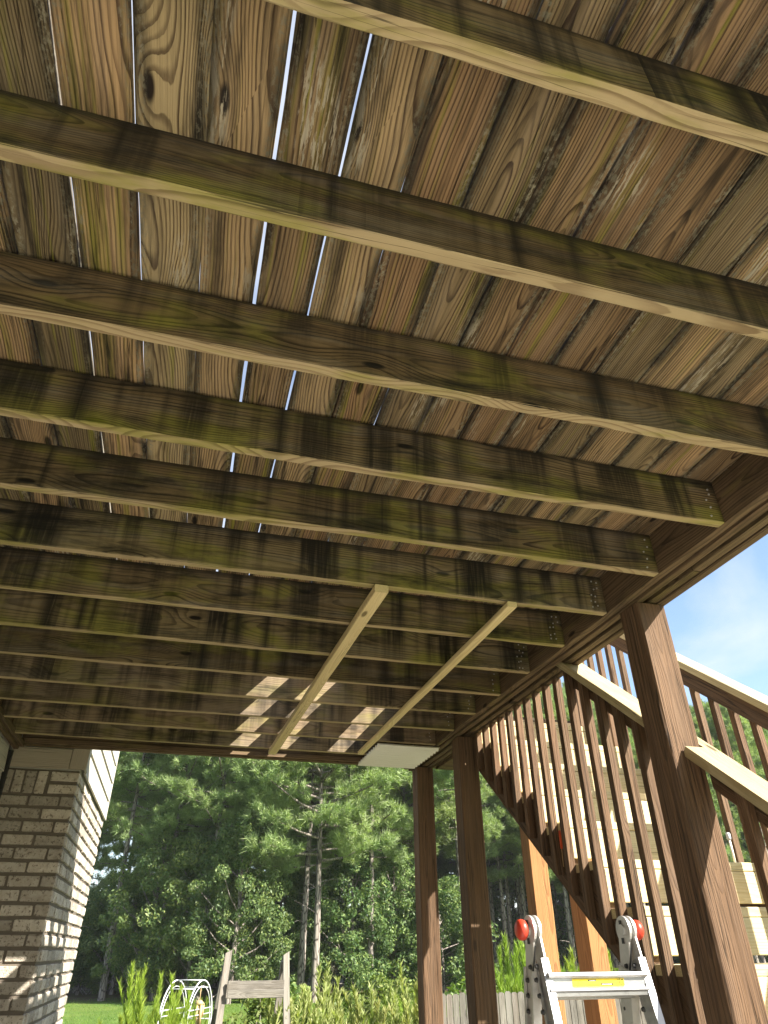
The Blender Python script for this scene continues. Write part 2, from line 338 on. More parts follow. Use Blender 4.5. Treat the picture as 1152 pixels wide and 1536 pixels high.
# ------------------------------------------------------------------ ground
def gz(x, y):
    t = min(max((y - 6.5) / 7.5, 0), 1); t = t * t * (3 - 2 * t)
    return -.38 * t - .02 + (.05 * math.sin(x * .23 + 1) * math.sin(y * .17) if y > 8 else 0) * t
def ground():
    xs = np.concatenate([np.linspace(-900, -60, 8), np.linspace(-50, 80, 66), np.linspace(95, 900, 8)])
    ys = np.concatenate([np.linspace(-300, -20, 6), np.linspace(-12, 70, 60), np.linspace(90, 1200, 8)])
    V = [(x, y, gz(x, y)) for y in ys for x in xs]; nx = len(xs)
    F = [(j * nx + i, j * nx + i + 1, (j + 1) * nx + i + 1, (j + 1) * nx + i) for j in range(len(ys) - 1) for i in range(nx - 1)]
    g = NG('lawn_turf'); co, nr, ge = g.obj()
    n1 = g.noise(co, .35, 4.); n2 = g.noise(co, 9., 5., .7); n3 = g.noise(co, 60., 3., .7)
    c = g.mix(g.ss(n1, .35, .65), (.075, .135, .022), (.115, .165, .032)); c = g.mix(g.mul(g.ss(n2, .4, .7), .6), c, (.04, .075, .014))
    c = g.mix(g.mul(g.ss(n3, .45, .7), .4), c, (.15, .19, .05))
    Yw = g.sep(co)[1]; lit = g.noise(co, 1.3, 4.)
    c = g.mix(g.mul(g.ss(Yw, 41., 46.), g.ss(lit, .3, .5)), c, (.07, .05, .028))      # leaf litter under the trees
    g.pbr(c, .95, g.bump(g.add(n3, n2), .5, .03), spec=.1)
    o = link('lawn', npmesh('lawn', V, F), g.mat); structure(o)
    pm = mesh('patio', [(-1.4, -4, -.05), (4.2, -4, -.05), (4.2, 2.3, -.05), (-1.4, 2.3, -.05), (-1.4, -4, 0), (4.2, -4, 0), (4.2, 2.3, 0), (-1.4, 2.3, 0)],
              [(3, 2, 1, 0), (4, 5, 6, 7), (0, 1, 5, 4), (1, 2, 6, 5), (2, 3, 7, 6), (3, 0, 4, 7)])
    structure(link('patio', pm, 'concrete'))
    sm = mesh('soil', [(-1.4, 2.3, -.05), (4.2, 2.3, -.05), (4.2, 6.4, -.05), (-1.4, 6.4, -.05), (-1.4, 2.3, -.008), (4.2, 2.3, -.008), (4.2, 6.4, -.008), (-1.4, 6.4, -.008)],
              [(3, 2, 1, 0), (4, 5, 6, 7), (0, 1, 5, 4), (1, 2, 6, 5), (2, 3, 7, 6), (3, 0, 4, 7)])
    structure(link('soil', sm, 'soil'))
ground()

# ------------------------------------------------------------------ deck
hB, hT, SP = 1.3101, 1.4945, .4064
JY = lambda k: .4606 + (k - 1) * SP
XL, XR = -1.27, 1.765
deck = thing('deck', 'raised wooden deck overhead, mildewed joists and weathered boards seen from below', 'deck', (0, 0, 0))
rg = random.Random(5)
JC = .26; JL = 3.035
bows = {2: -.004, 3: .011, 4: .008, 5: -.003, 6: -.003, 1: .004}
for k in range(-2, 14):
    jl = JL - .006
    o = piece('joist', deck, ((XL + XR) / 2, JY(k) + .019, (hB + hT) / 2), EX, EZ, jl, hT - hB, .038, 'joistpale' if k >= 10 else 'joist', seg=14, rough=.0018, seed=k, bow=bows.get(k, rg.uniform(-.003, .004)))
    # nail heads of the joist hanger at the outer end
    if k >= 3:
        bm = bmesh.new()
        for i in range(5):
            for dx in (0, .02) if k in (6, 7, 8) else (0,):
                mm = Matrix.Translation((XR - .05 - dx + rg.uniform(-.006, .006) + (.02 if i > 2 else 0), JY(k) - .0015, hB + .025 + i * .031 + rg.uniform(-.008, .008) + H)) @ Matrix.Rotation(rad(90), 4, 'X')
                bmesh.ops.create_cone(bm, cap_ends=True, segments=6, radius1=.0045, radius2=.003, depth=.004, matrix=mm)
        me = bpy.data.meshes.new('nail_heads'); bm.to_mesh(me); bm.free()
        stuff(link('nail_heads', me, 'steel', deck, Matrix()))
PIT = .15007; G0 = -.4617
gaps = {0: .0068, 1: .0048, 2: .0012, 3: .0098, 4: .0068, 5: .0022}
gw = lambda n: gaps.get(n, .004)
YB0, YB1 = -.95, 5.80
def board(x0, x1, y0, y1, n):
    piece('deck_board', deck, ((x0 + x1) / 2, (y0 + y1) / 2, hT + .0143), EY, EX, y1 - y0, x1 - x0, .0254, 'board', seg=40, rough=.0020, seed=n + 40, ch=.004)
for n in range(-6, 17):
    x0 = G0 + PIT * n + gw(n) / 2; x1 = G0 + PIT * (n + 1) - gw(n + 1) / 2
    if n == -6: x0 = -1.30
    if x0 < -1.31: continue
    if x1 > 2.0: break
    y1 = {6: 3.70, 8: 3.72, 11: 4.12}.get(n, YB1)
    board(x0, x1, YB0, y1, n)
    if n in (6, 8, 11): board(x0, x1, 5.60 if n != 11 else 5.5, YB1, n + 60)
# rims
def rimb(x, t, zb, zt, y0, y1, mat='rim', name='rim_board', sd=1):
    return piece(name, deck, (x + t / 2, (y0 + y1) / 2, (zb + zt) / 2), EY, EZ, y1 - y0, zt - zb, t, mat, seg=12, rough=.0008, seed=sd, ch=.004)
rimb(1.765, .038, hB - .002, hT, YB0, 5.784, 'rim', sd=1)
rimb(1.8065, .036, hB - .012, hT, YB0, 5.784, 'rim', sd=2)
rimb(1.846, .024, hB + .012, hT, YB0, 5.784, 'rim', sd=3)
rimb(1.876, .040, hB - .006, hT, YB0, 2.02, 'rim', sd=4)
rimb(1.876, .040, hB - .006, hT, 2.026, 5.784, 'rim', sd=5)
rimb(1.9185, .038, hB - .014, hT - .002, YB0, 5.784, 'rim', 'fascia_board', sd=6)
piece('ledger_board', deck, (-1.29, (YB0 + 5.74) / 2, (hB + hT) / 2 - .012), EY, EZ, 5.74 - YB0, hT - hB + .024, .036, 'rim', seg=10, rough=.0008)
piece('ledger_board', deck, (-1.254, (YB0 + 5.74) / 2, hB + .012), EY, EZ, 5.74 - YB0, .036, .034, 'rim', seg=10, rough=.0008, seed=3)
piece('end_rim_board', deck, ((-1.27 + 1.762) / 2, 5.763, (hB + .012 + hT) / 2), EX, EZ, 3.03, hT - hB - .012, .038, 'rim', seg=10, rough=.0008, seed=4)
piece('end_rim_board', deck, (.2, 5.735, hB + .045), EX, EZ, 2.90, .040, .016, 'rim', seg=10, rough=.0005, seed=5)
piece('end_rim_board', deck, ((-1.27 + 1.96) / 2, YB0 - .021, (hB + hT) / 2), EX, EZ, 3.23, hT - hB, .038, 'rim', seg=8, rough=.0008, seed=6)
# posts (6x6)
for yy, dx in ((2.325, 1.806), (4.62, 1.824), (5.605, 1.826)):
    piece('post', deck, (dx + .0715, yy + .0715, (hB - .016 - H) / 2), EZ, EX, hB - .016 + H, .143, .143, 'stained', seg=16, rough=.0016, seed=int(yy * 10), ch=.007)

# ------------------------------------------------------------------ new strips and panel under the joists
def strip(label, p0, p1, wv, tv, sd):
    p0 = Vector(p0); p1 = Vector(p1); c = (p0 + p1) / 2; d = p1 - p0
    o = piece('furring_strip', None, c, d, EX, d.length, wv, tv, 'strip', seg=12, rough=.0018, seed=sd, ch=.004)
    tag(o, label, 'wood strip', 'new wood strips under the joists')
strip('thicker pale new wood strip under the joists, its square end nearest mid-deck', (.672, 2.470, hB - .024), (.586, 5.385, hB - .021), .060, .036, 1)
strip('thinner new wood strip under the joists ending beside the corrugated panel', (1.277, 2.480, hB - .020), (1.259, 5.27, hB - .014), .046, .026, 2)
def panel():
    V, F = [], []; n = 120; y0, y1 = 4.945, 5.60
    for i in range(n + 1):
        y = y0 + (y1 - y0) * i / n; z = .012 * math.sin(2 * math.pi * (y - y0) / .066)
        for zz in (0, .0018):
            for x in (1.315, 1.80): V.append((x, y, 1.286 + z + zz + H))
    for i in range(n):
        a = i * 4; b = a + 4
        F += [(a, b, b + 1, a + 1), (a + 2, a + 3, b + 3, b + 2), (a, a + 2, b + 2, b), (a + 1, b + 1, b + 3, a + 3)]
    o = link('corrugated_panel', mesh('corrugated_panel', V, F, False), 'panel')
    tag(o, 'cream corrugated ceiling panel fixed under the far right deck corner', 'panel')
panel()

# ------------------------------------------------------------------ staircase
SL = .7825; stairs = thing('staircase', 'outdoor staircase with pale new treads and brown stained balusters', 'staircase', (2.4, 2.4, 0))
ax = Vector((0, 1, SL)).normalized()          # up the slope
zlow = lambda y: .7813 * y - 2.536
RUN, RISE = .2655, .2075
def tread_z(k): return .78 + RISE * k
def tread_y(k): return 3.735 + RUN * k         # notch front (face of the riser)
KS = range(-11, 5)
def stringer(xc):
    pts = []
    y_top = 4.60
    pts.append((y_top, zlow(y_top))); ybot = (-H + 2.536) / .7813
    pts.append((ybot, -H)); pts.append((tread_y(-11), -H))
    for k in KS:
        zt = tread_z(k) - .0385
        if tread_y(k) > y_top: break
        pts.append((tread_y(k) + .002, min(zt, hT))); nxt = tread_y(k + 1)
        pts.append((min(nxt + .002, y_top), min(zt, hT)))
    if pts[-1][0] < y_top: pts.append((y_top, pts[-1][1]))
    c = Vector((xc, 3.0, zlow(3.0) + .15 + H))
    Fm = frame(c, ax, Vector((0, -SL, 1)))
    inv = Fm.inverted()
    loc = [inv @ Vector((xc, y, z + H)) for y, z in pts]
    o = link('stringer', prism([(p.x, p.y) for p in loc], .038), 'stained', stairs, Fm)
stringer(1.975); stringer(2.85)
for k in KS:
    z, y = tread_z(k), tread_y(k)
    if y > 4.75 or z > 1.45: continue
    for j in range(2):
        piece('tread', stairs, (2.412, y - .022 + .0715 + j * .1445, z - .019), EX, EY, .918, .141, .038, 'fresh', seg=6, rough=.0012, seed=k * 2 + j)
    if z - .2 > -H:
        piece('riser', stairs, (2.412, y - .0115, z - .0395 - .0705), EX, EZ, .914, .139, .019, 'fresh', seg=6, rough=.0008, seed=k + 30)
# landing at the top
for j in range(6):
    piece('landing_board', stairs, (2.46, 4.82 + j * .146, 1.500), EX, EY, .99, .14, .026, 'board', seg=6, rough=.001, seed=j)
for y_ in (4.74, 5.66): piece('landing_joist', stairs, (2.46, y_, 1.395), EX, EZ, .99, .18, .038, 'rim', seg=4)
for x_ in (1.995, 2.93): piece('landing_joist', stairs, (x_, 5.2, 1.395), EY, EZ, .88, .18, .038, 'rim', seg=4)
for j in range(5): piece('landing_slat', stairs, (2.46, 5.0 + j * .135, 1.292), EX, EY, .93, .125, .018, 'rim', seg=3)
piece('post', stairs, (2.62, 5.22, (1.28 - H) / 2), EZ, EX, 1.28 + H, .14, .13, 'orange', seg=14, rough=.0016, ch=.006)
piece('post', stairs, (3.02, 5.27, (1.28 - H) / 2), EZ, EX, 1.28 + H, .14, .20, 'orange', seg=14, rough=.0016, seed=2, ch=.006)
# railings
capz = lambda y: SL * y - 1.185                # underside of the handrail cap
def rail(xb, xs, xc, near):
    n = 0
    for i in range(-18, 12):
        y = 3.202 + .131 * i + (0 if near else .05)
        if near and (2.27 < y < 2.52 or y > 4.60 or y < .95): continue
        if not near and (y < .9 or y > 4.9): continue
        zb = max(SL * y - 2.470, -H); zt = capz(y) - .004
        sh1 = SL
        if near and zt > hB - .018: zt = hB - .018; sh1 = 0.
        if zt - zb < .12: continue
        piece('baluster', stairs, (xb, y, (zb + zt) / 2), EZ, EY, zt - zb, .0385, .038, 'stained', seg=6, rough=.0007, seed=i % 7, ch=.002, shear0=SL if zb > -H + .01 else 0., shear1=sh1)
    cs = math.cos(math.atan(SL))
    def run(name, x, y0, y1, off, wv, tv, mat, **k):       # straight sloping member; off = height of its centre above capz
        c = (x, (y0 + y1) / 2, capz((y0 + y1) / 2) + off)
        L = (y1 - y0) / cs
        return c, L
    segs = [(2.47, 3.215 if near else 4.2), (.95, 2.322)] if near else [(.95, 3.42), (3.423, 4.9)]
    for (y0, y1) in segs:
        if near and y0 > 2: yy1 = 3.19
        else: yy1 = y1
        L = (yy1 - y0) / cs; ym = (y0 + yy1) / 2
        piece('subrail', stairs, (xs, ym, capz(ym) - .0445 / cs - .003), ax, Vector((0, -SL, 1)), L, .089, .036, 'stained', seg=8, rough=.0008, seed=int(y0 * 10), shear0=SL, shear1=SL)
    for (y0, y1) in segs:
        if near and y0 < 2:
            # notched around the post
            nw = .072
            pts = [(-.70 / cs, -.07), (.0, -.07), (.0, -.07 + .085), (.135 / cs, -.07 + .085), (.135 / cs, .07), (-1.35 / cs, .07), (-1.35 / cs, -.07)]
            pts = [(-1.35 / cs, -.07), (.0, -.07), (.0, .016), (.145 / cs, .016), (.145 / cs, .07), (-1.35 / cs, .07)]
            Fm = frame((xc, 2.322, capz(2.322) + .019 / cs + H), ax, (-1, 0, 0))
            # local y = -x world, so flip
            pts = [(a, -b) for a, b in pts]
            link('handrail_cap', prism(pts, .038), 'cap', stairs, Fm)
        else:
            L = (y1 - y0) / cs; ym = (y0 + y1) / 2
            piece('handrail_cap', stairs, (xc, ym, capz(ym) + .019 / cs), ax, (-1, 0, 0), L, .14, .038, 'cap', seg=8, rough=.001, seed=int(y0 * 3))
rail(1.934, 1.974, 1.935, True)
rail(2.892, 2.854, 2.89, False)

# ------------------------------------------------------------------ house
house = thing('house', 'tan brick house corner with cream siding above, left beside the deck', 'house', (-1.2, 6.5, 0))
BX0, BX1, BY0, BY1 = -1.335, -.806, 5.80, 8.16
wall = link('brick_wall', mesh('brick_wall', [(-9, BY0 + .012, -.4), (BX1 - .012, BY0 + .012, -.4), (BX1 - .012, BY1, -.4), (-9, BY1, -.4), (-9, BY0 + .012, 1.165 + H), (BX1 - .012, BY0 + .012, 1.165 + H), (BX1 - .012, BY1, 1.165 + H), (-9, BY1, 1.165 + H)],
       [(3, 2, 1, 0), (4, 5, 6, 7), (0, 1, 5, 4), (1, 2, 6, 5), (2, 3, 7, 6), (3, 0, 4, 7)]), 'mortar', house, Matrix())
CP, BL, BH, JT = .0872, .218, .0665, .012
brg = random.Random(3)
def brick_mesh(L, Hh, D, sd):
    bm = bmesh.new(); bmesh.ops.create_cube(bm, size=1.0); bmesh.ops.scale(bm, vec=(L, D, Hh), verts=bm.verts)
    bmesh.ops.bevel(bm, geom=[e for e in bm.edges], offset=.006, segments=1, affect='EDGES')
    q = random.Random(sd)
    for v in bm.verts: v.co += Vector((q.uniform(-1, 1) * .0035, q.uniform(-1, 1) * .003, q.uniform(-1, 1) * .0035))
    me = bpy.data.meshes.new('brick'); bm.to_mesh(me); bm.free(); return me
B_full = [brick_mesh(BL - .017, BH, .07, i) for i in range(7)]
B_half = [brick_mesh(.098, BH, .07, 20 + i) for i in range(4)]
B_sold = [brick_mesh(.066, BH * 2.35, .07, 40 + i) for i in range(3)]
for L_ in (B_full, B_half, B_sold):
    for me in L_: me.materials.append(MB['brick'])
hid = []
def place_brick(me, c, side, vis):
    Fm = Matrix.Translation((c[0], c[1], c[2] + H)) @ (Matrix.Rotation(rad(90), 4, 'Z') if side else Matrix())
    if vis: link('brick', me, None, wall, Fm)
    else: hid.append((me, Fm))
nrows = 31
for r in range(nrows):
    z = 1.165 - .012 - BH / 2 - r * CP; vis = z > -.48
    # front face (towards the camera): corner brick shows its header or stretcher alternately
    x = BX1
    first = True; len_used = 0
    while x > BX0 + .02:
        Lb = .108 if (first and r % 2 == 0 and r > 1) else BL
        first = False
        x0 = x - Lb
        if r < 2 and len_used >= 1:
            break
        len_used += 1
        if x0 < BX0 - .05: Lb = .108; x0 = x - Lb
        me = brg.choice(B_half if Lb < .15 else B_full)
        place_brick(me, ((x + x0) / 2 + .006, BY0 + .035 + brg.uniform(-.003, .003), z), 0, vis)
        x = x0
    # side face
    y = BY0 + .075 if r % 2 else BY0 + .075
    first = True
    while y < BY1 - .05:
        Lb = .140 if (first and r % 2 == 1) else BL
        first = False
        if y + Lb > BY1: Lb = .108
        me = brg.choice(B_half if Lb < .16 else B_full)
        place_brick(me, (BX1 - .035 + brg.uniform(-.003, .0035), y + Lb / 2, z), 1, vis and r < 19 )
        y += Lb
for i in range(5):
    xx = -1.068 - i * .080
    place_brick(B_sold[i % 3], (xx, BY0 + .034 + brg.uniform(-.003, .003), 1.165 - .012 - .078), 0, xx > -1.34)
if hid:
    bm = bmesh.new()
    for me, Fm in hid:
        t = me.copy(); t.transform(Fm); bm.from_mesh(t); bpy.data.meshes.remove(t)
    me = bpy.data.meshes.new('lower_bricks'); bm.to_mesh(me); bm.free()
    stuff(link('lower_bricks', me, 'brick', wall, Matrix()))
# upper storey sheathing, siding and trim
uw = link('upper_wall', mesh('upper_wall', [(-9, BY0 + .02, 1.168 + H), (BX1 - .01, BY0 + .02, 1.168 + H), (BX1 - .01, BY1, 1.168 + H), (-9, BY1, 1.168 + H), (-9, BY0 + .02, 4.4 + H), (BX1 - .01, BY0 + .02, 4.4 + H), (BX1 - .01, BY1, 4.4 + H), (-9, BY1, 4.4 + H)],
     [(3, 2, 1, 0), (4, 5, 6, 7), (0, 1, 5, 4), (1, 2, 6, 5), (2, 3, 7, 6), (3, 0, 4, 7)]), 'siding', house, Matrix())
def sid(c, axx, L, sd, par): piece('siding_plank', par, c, axx, Vector((-.075, 0, 1)) if axx == EY else Vector((0, .075, 1)), L, .20, .016, 'siding', seg=4, rough=.0005, seed=sd, ch=.002)
for i in range(17):
    sid((BX1 + .010, (BY0 + BY1) / 2 + .04, 1.168 + .09 + i * .178), EY, BY1 - BY0 - .12, i % 5, uw)
piece('corner_board', house, (BX1 + .010, BY1 - .045, 2.78), EZ, EY, 3.2, .10, .022, 'siding', seg=3)
piece('trim_board', house, ((-1.335 - .897) / 2, BY0 - .006, 1.245), EX, EZ, .436, .146, .022, 'trim', seg=3, rough=.0004)
piece('corner_board', house, ((-.894 + -.772) / 2, BY0 - .008, 2.78), EZ, EX, 3.212, .122, .024, 'trim', seg=3, rough=.0004)
piece('corner_board', house, (BX1 + .022, BY0 + .055, 2.78), EZ, EY, 3.212, .09, .020, 'siding', seg=3, rough=.0004)
# long wall on the left, along the deck
lw = link('side_wall', mesh('side_wall', [(-9, -6, -.3), (-1.345, -6, -.3), (-1.345, BY0, -.3), (-9, BY0, -.3), (-9, -6, 4.4 + H), (-1.345, -6, 4.4 + H), (-1.345, BY0, 4.4 + H), (-9, BY0, 4.4 + H)],
     [(3, 2, 1, 0), (4, 5, 6, 7), (0, 1, 5, 4), (1, 2, 6, 5), (2, 3, 7, 6), (3, 0, 4, 7)]), 'mortar', house, Matrix())
for i in range(16):
    z0 = -.12 + i * .178
    if 1.24 < z0 + .09 < 1.52: continue
    sid((-1.334, (-6 + BY0) / 2 - .04, z0 + .09), EY, BY0 + 6 - .10, 20 + i % 5, lw)
piece('corner_board', house, (-1.322, BY0 - .030, .1), EZ, EY, 2.36, .035, .03, 'black', seg=2)  # narrow dark upright strip in the inner wall corner

# ------------------------------------------------------------------ ladder
def ladder():
    t = thing('ladder', 'folding aluminium ladder with red hinge knobs standing beside the stairs', 'ladder', (1.27, 2.3, 0))
    yh, zh = 2.30, .055
    front = Vector((0, -.27, -1)).normalized(); back = Vector((0, .20, -1)).normalized()
    for s, xx in ((-1, 1.118), (1, 1.455)):
        inn = -s
        # hinge discs
        bm = bmesh.new()
        for dx in (-.009, .009):
            bmesh.ops.create_cone(bm, cap_ends=True, segments=28, radius1=.040, radius2=.040, depth=.008, matrix=Matrix.Translation((xx + dx, yh, zh + H)) @ Matrix.Rotation(rad(90), 4, 'Y'))
        bmesh.ops.create_cone(bm, cap_ends=True, segments=16, radius1=.016, radius2=.016, depth=.040, matrix=Matrix.Translation((xx, yh, zh + H)) @ Matrix.Rotation(rad(90), 4, 'Y'))
        me = bpy.data.meshes.new('hinge'); bm.to_mesh(me); bm.free()
        hg = link('hinge', me, 'alumatte', t, Matrix())
        sb = bmesh.new()
        for dz_, hh_ in ((.012, .030), (-.030, .016)):
            bmesh.ops.create_cube(sb, size=1.0, matrix=Matrix.Translation((xx - .0145, yh + .006, zh + dz_ + H)) @ Matrix.Diagonal((.004, .011, hh_, 1)))
        bmesh.ops.create_cube(sb, size=1.0, matrix=Matrix.Translation((xx - .0145, yh - .022, zh - .075 + H)) @ Matrix.Rotation(rad(28), 4, 'X') @ Matrix.Diagonal((.004, .004, .075, 1)))
        me = bpy.data.meshes.new('hinge_slot'); sb.to_mesh(me); sb.free()
        link('hinge_slot', me, 'black', hg, Matrix())
        # hinge arm plates with rivets
        rv = bmesh.new()
        for d, dx in ((front, .009), (back, -.009)):
            for off in (1,):
                c = Vector((xx + dx * 1.0, yh, zh)) + d * .115
                piece('hinge_plate', t, c, d, Vector((0, d.z, -d.y)), .23, .056, .009, 'alumatte', ch=.002)
            for q in (.10, .135, .175, .215):
                for side in (-1,):
                    p = Vector((xx + inn * .0 - .017, yh, zh)) + d * q + Vector((0, (.012 if int(q * 1000) % 2 else -.010), 0))
                    bmesh.ops.create_cone(rv, cap_ends=True, segments=10, radius1=.0075, radius2=.005, depth=.008, matrix=Matrix.Translation((p.x, p.y, p.z + H)) @ Matrix.Rotation(rad(-90), 4, 'Y'))
        me = bpy.data.meshes.new('rivets'); rv.to_mesh(me); rv.free()
        stuff(link('rivets', me, 'black', t, Matrix()))
        # knob: domed rubber cap on the outer face
        prof = [(.0, .0), (.019, .0), (.027, .006), (.0295, .014), (.028, .024), (.022, .030), (.011, .0325), (0, .033)]
        V, F = [], []; n = 24
        for r_, h_ in prof:
            for j in range(n):
                a = 2 * math.pi * j / n; V.append((xx + s * (.022 + h_), yh + r_ * math.cos(a), zh + H + r_ * math.sin(a)))
        for i in range(len(prof) - 1):
            for j in range(n):
                a, b = i * n + j, i * n + (j + 1) % n
                f = (a, b, b + n, a + n); F.append(f if s > 0 else f[::-1])
        link('knob', mesh('knob', V, F, True), 'red', t, Matrix())
        # rails: C channel extrusions
        def channel(d, start, L, w_, dep, xo, mat):
            c = Vector((xx + xo, yh, zh)) + d * (start + L / 2)
            tt = .004
            pts = [(-w_ / 2, -dep / 2), (w_ / 2, -dep / 2), (w_ / 2, dep / 2), (w_ / 2 - .012, dep / 2), (w_ / 2 - .012, dep / 2 - tt), (w_ / 2 - tt, dep / 2 - tt), (w_ / 2 - tt, -dep / 2 + tt),
                   (-w_ / 2 + tt, -dep / 2 + tt), (-w_ / 2 + tt, dep / 2 - tt), (-w_ / 2 + .012, dep / 2 - tt), (-w_ / 2 + .012, dep / 2), (-w_ / 2, dep / 2)]
            me = prism(pts, L)     # local xy = section, z = length
            ux = Vector((0, -d.z, d.y)) * (1 if d.y < 0 else -1)
            Fm = Matrix(((ux.x, s * 1.0, d.x, c.x), (ux.y, 0, d.y, c.y), (ux.z, 0, d.z, c.z + H), (0, 0, 0, 1)))
            if Fm.to_3x3().determinant() < 0:
                me.flip_normals()
            link('rail', me, mat, t, Fm)
        channel(front, .085, 1.62, .060, .024, .006, 'alu')
        channel(back, .105, 1.58, .060, .028, -.006, 'alumatte')
    # rungs
    for d, name, st in ((front, 'rung', .17), (back, 'rung', .150)):
        for i in range(5):
            c = Vector((1.287, yh, zh)) + d * (st - (.028 if d is front else 0) + i * .30)
            if d is front: c += Vector((0, -.006, 0))
            hh = .030
            # ribbed extruded step profile (local xy) swept across
            pts = [(-.026, -.036), (.018, -.036), (.028, -.033), (.029, -.024), (.0345, -.019), (.034, -.014), (.0225, -.0105), (.0225, .0105), (.031, .013), (.0345, .018), (.033, .026), (-.026, .026)]
            pts = [(-a, b) for a, b in pts]
            Fm = Matrix(((0, 0, 1, c.x), (1, 0, 0, c.y), (0, 1, 0, c.z + H), (0, 0, 0, 1)))
            rr = link(name, prism(pts, .335 if d is front else .32), 'alu', t, Fm)
            if d is front and i == 0:
                # yellow label on the front of the top rung: y = -.0275 side
                yl = c.y - .0226; zc = c.z + H
                def pl(nm, x0, x1, z0, z1, mat, dy):
                    me = mesh(nm, [(x0, yl - dy, z0), (x1, yl - dy, z0), (x1, yl - dy, z1), (x0, yl - dy, z1), (x0, yl - dy + .0006, z0), (x1, yl - dy + .0006, z0), (x1, yl - dy + .0006, z1), (x0, yl - dy + .0006, z1)],
                              [(0, 1, 2, 3), (7, 6, 5, 4), (0, 4, 5, 1), (1, 5, 6, 2), (2, 6, 7, 3), (3, 7, 4, 0)])
                    return me
                xa, xb = c.x - .088, c.x + .088
                lb = link('label', pl('label', xa, xb, zc - .0098, zc + .0098, 'yellow', .0007), 'yellow', rr, Matrix())
                def combo(items):
                    bm = bmesh.new()
                    for it in items:
                        me = pl('p', *it[:4], None, it[4]); bm.from_mesh(me); bpy.data.meshes.remove(me)
                    me = bpy.data.meshes.new('label_print'); bm.to_mesh(me); bm.free(); return me
                q = random.Random(2); W_ = xb - xa
                dark = [(xa + W_ * .30, xa + W_ * .46, zc + .0026, zc + .0070, .0011), (xa + W_ * .545, xa + W_ * .775, zc - .0080, zc - .0014, .0011)]
                for i_ in range(26):
                    a = xa + W_ * q.uniform(.84, .975); b = zc + q.uniform(-.0085, .008); dark.append((a, a + q.uniform(.001, .0045), b, b + q.uniform(.0008, .0022), .0011 + i_ * 1e-6))
                whit = []
                x_ = xa + W_ * .33
                while x_ < xa + W_ * .44: whit.append((x_, x_ + .0011, zc + .0038, zc + .0058, .0016)); x_ += .0030
                x_ = xa + W_ * .565
                while x_ < xa + W_ * .755: whit.append((x_, x_ + .0015, zc - .0062, zc - .0032, .0016)); x_ += .0038
                oliv = [(xa + W_ * .27, xa + W_ * .53, zc - .0052, zc - .0042, .0012), (xa + W_ * .30, xa + W_ * .50, zc - .0078, zc - .0068, .0012), (xa + W_ * .55, xa + W_ * .80, zc + .0010, zc + .0017, .0012)]
                for x0_, r_ in ((.07, .0065), (.15, .0055)):
                    for a_ in range(12):
                        cx_, cz_ = xa + W_ * x0_ + r_ * math.cos(a_ * .55), zc + r_ * math.sin(a_ * .55)
                        oliv.append((cx_ - .0009, cx_ + .0009, cz_ - .0005, cz_ + .0005, .0012 + a_ * 1e-6))
                stuff(link('label_print', combo(dark), 'ink', rr, Matrix()))
                stuff(link('label_print', combo(whit), 'paper', rr, Matrix()))
                stuff(link('label_print', combo(oliv), 'inkyellow', rr, Matrix()))
ladder()

# small things left on the stairs
def tool():
    t = thing('hand_tool', 'orange handled hand tool stuck between two lower stair balusters', 'tool', (1.948, 3.52, .36 + H))
    y0, z0 = 3.557, .535
    link('handle', tubes('handle', [([(1.947, y0 - .004, z0 + H), (1.945, y0 - .011, z0 - .025 + H), (1.945, y0 - .010, z0 - .055 + H), (1.947, y0 - .002, z0 - .085 + H)], [.007, .009, .0085, .007])], 8), 'orangeplastic', t, Matrix())
    link('blade', tubes('blade', [([(1.947, y0 - .002, z0 - .084 + H), (1.948, y0 + .004, z0 - .17 + H)], [.0035, .0025])], 6), 'bamboo', t, Matrix())
tool()
def pipe():
    x, y, z = 2.742, 3.235, .362 + H
    t = thing('pipe_stub', 'thin white pipe with round cap standing on a stair tread', 'pipe', (x, y, z))
    link('pipe', tubes('pipe', [([(x, y, z), (x, y, z + .115)], .006)], 10), 'panel', t, Matrix())
    link('cap', tubes('cap', [([(x, y, z + .113), (x, y, z + .12), (x, y, z + .142), (x, y, z + .147)], [.009, .011, .011, .007])], 12), 'whitepaint', t, Matrix())
pipe()

# ------------------------------------------------------------------ yard: fence, arbor, timber frame
def fence():
    t = thing('picket_fence', 'low weathered grey picket fence behind the stair posts', 'fence', (3.6, 7.3, gz(3.6, 7.3)))
    q = random.Random(8); x0, y0, x1, y1 = 2.35, 7.25, 6.4, 6.7; d = Vector((x1 - x0, y1 - y0, 0)); n = int(d.length / .062); u = d.normalized()
    for i in range(n):
        p = Vector((x0, y0, 0)) + u * (i * .062); zt = -.335 + i * .00105 + q.uniform(-.006, .006) ; zb = gz(p.x, p.y) - H + .03
        L = zt - zb; wd = .056
        key = ('pk', i % 6)
        me = _cache.get(key)
        if me is None:
            Lm = 1.34; pts = [(-Lm / 2, -wd / 2), (Lm / 2 - .012, -wd / 2), (Lm / 2, -.016), (Lm / 2, .016), (Lm / 2 - .012, wd / 2), (-Lm / 2, wd / 2)]
            me = _cache[key] = prism(pts, .017)
        link('picket', me, 'grey', t, frame((p.x, p.y, zt - 1.34 / 2 + H), EZ, u))
    for zz in (-.55, -1.25):
        c = (Vector((x0, y0, 0)) + Vector((x1, y1, 0))) / 2
        piece('fence_rail', t, (c.x + .015, c.y + .032, zz), u, EZ, d.length, .085, .036, 'grey', seg=6, rough=.001)
fence()
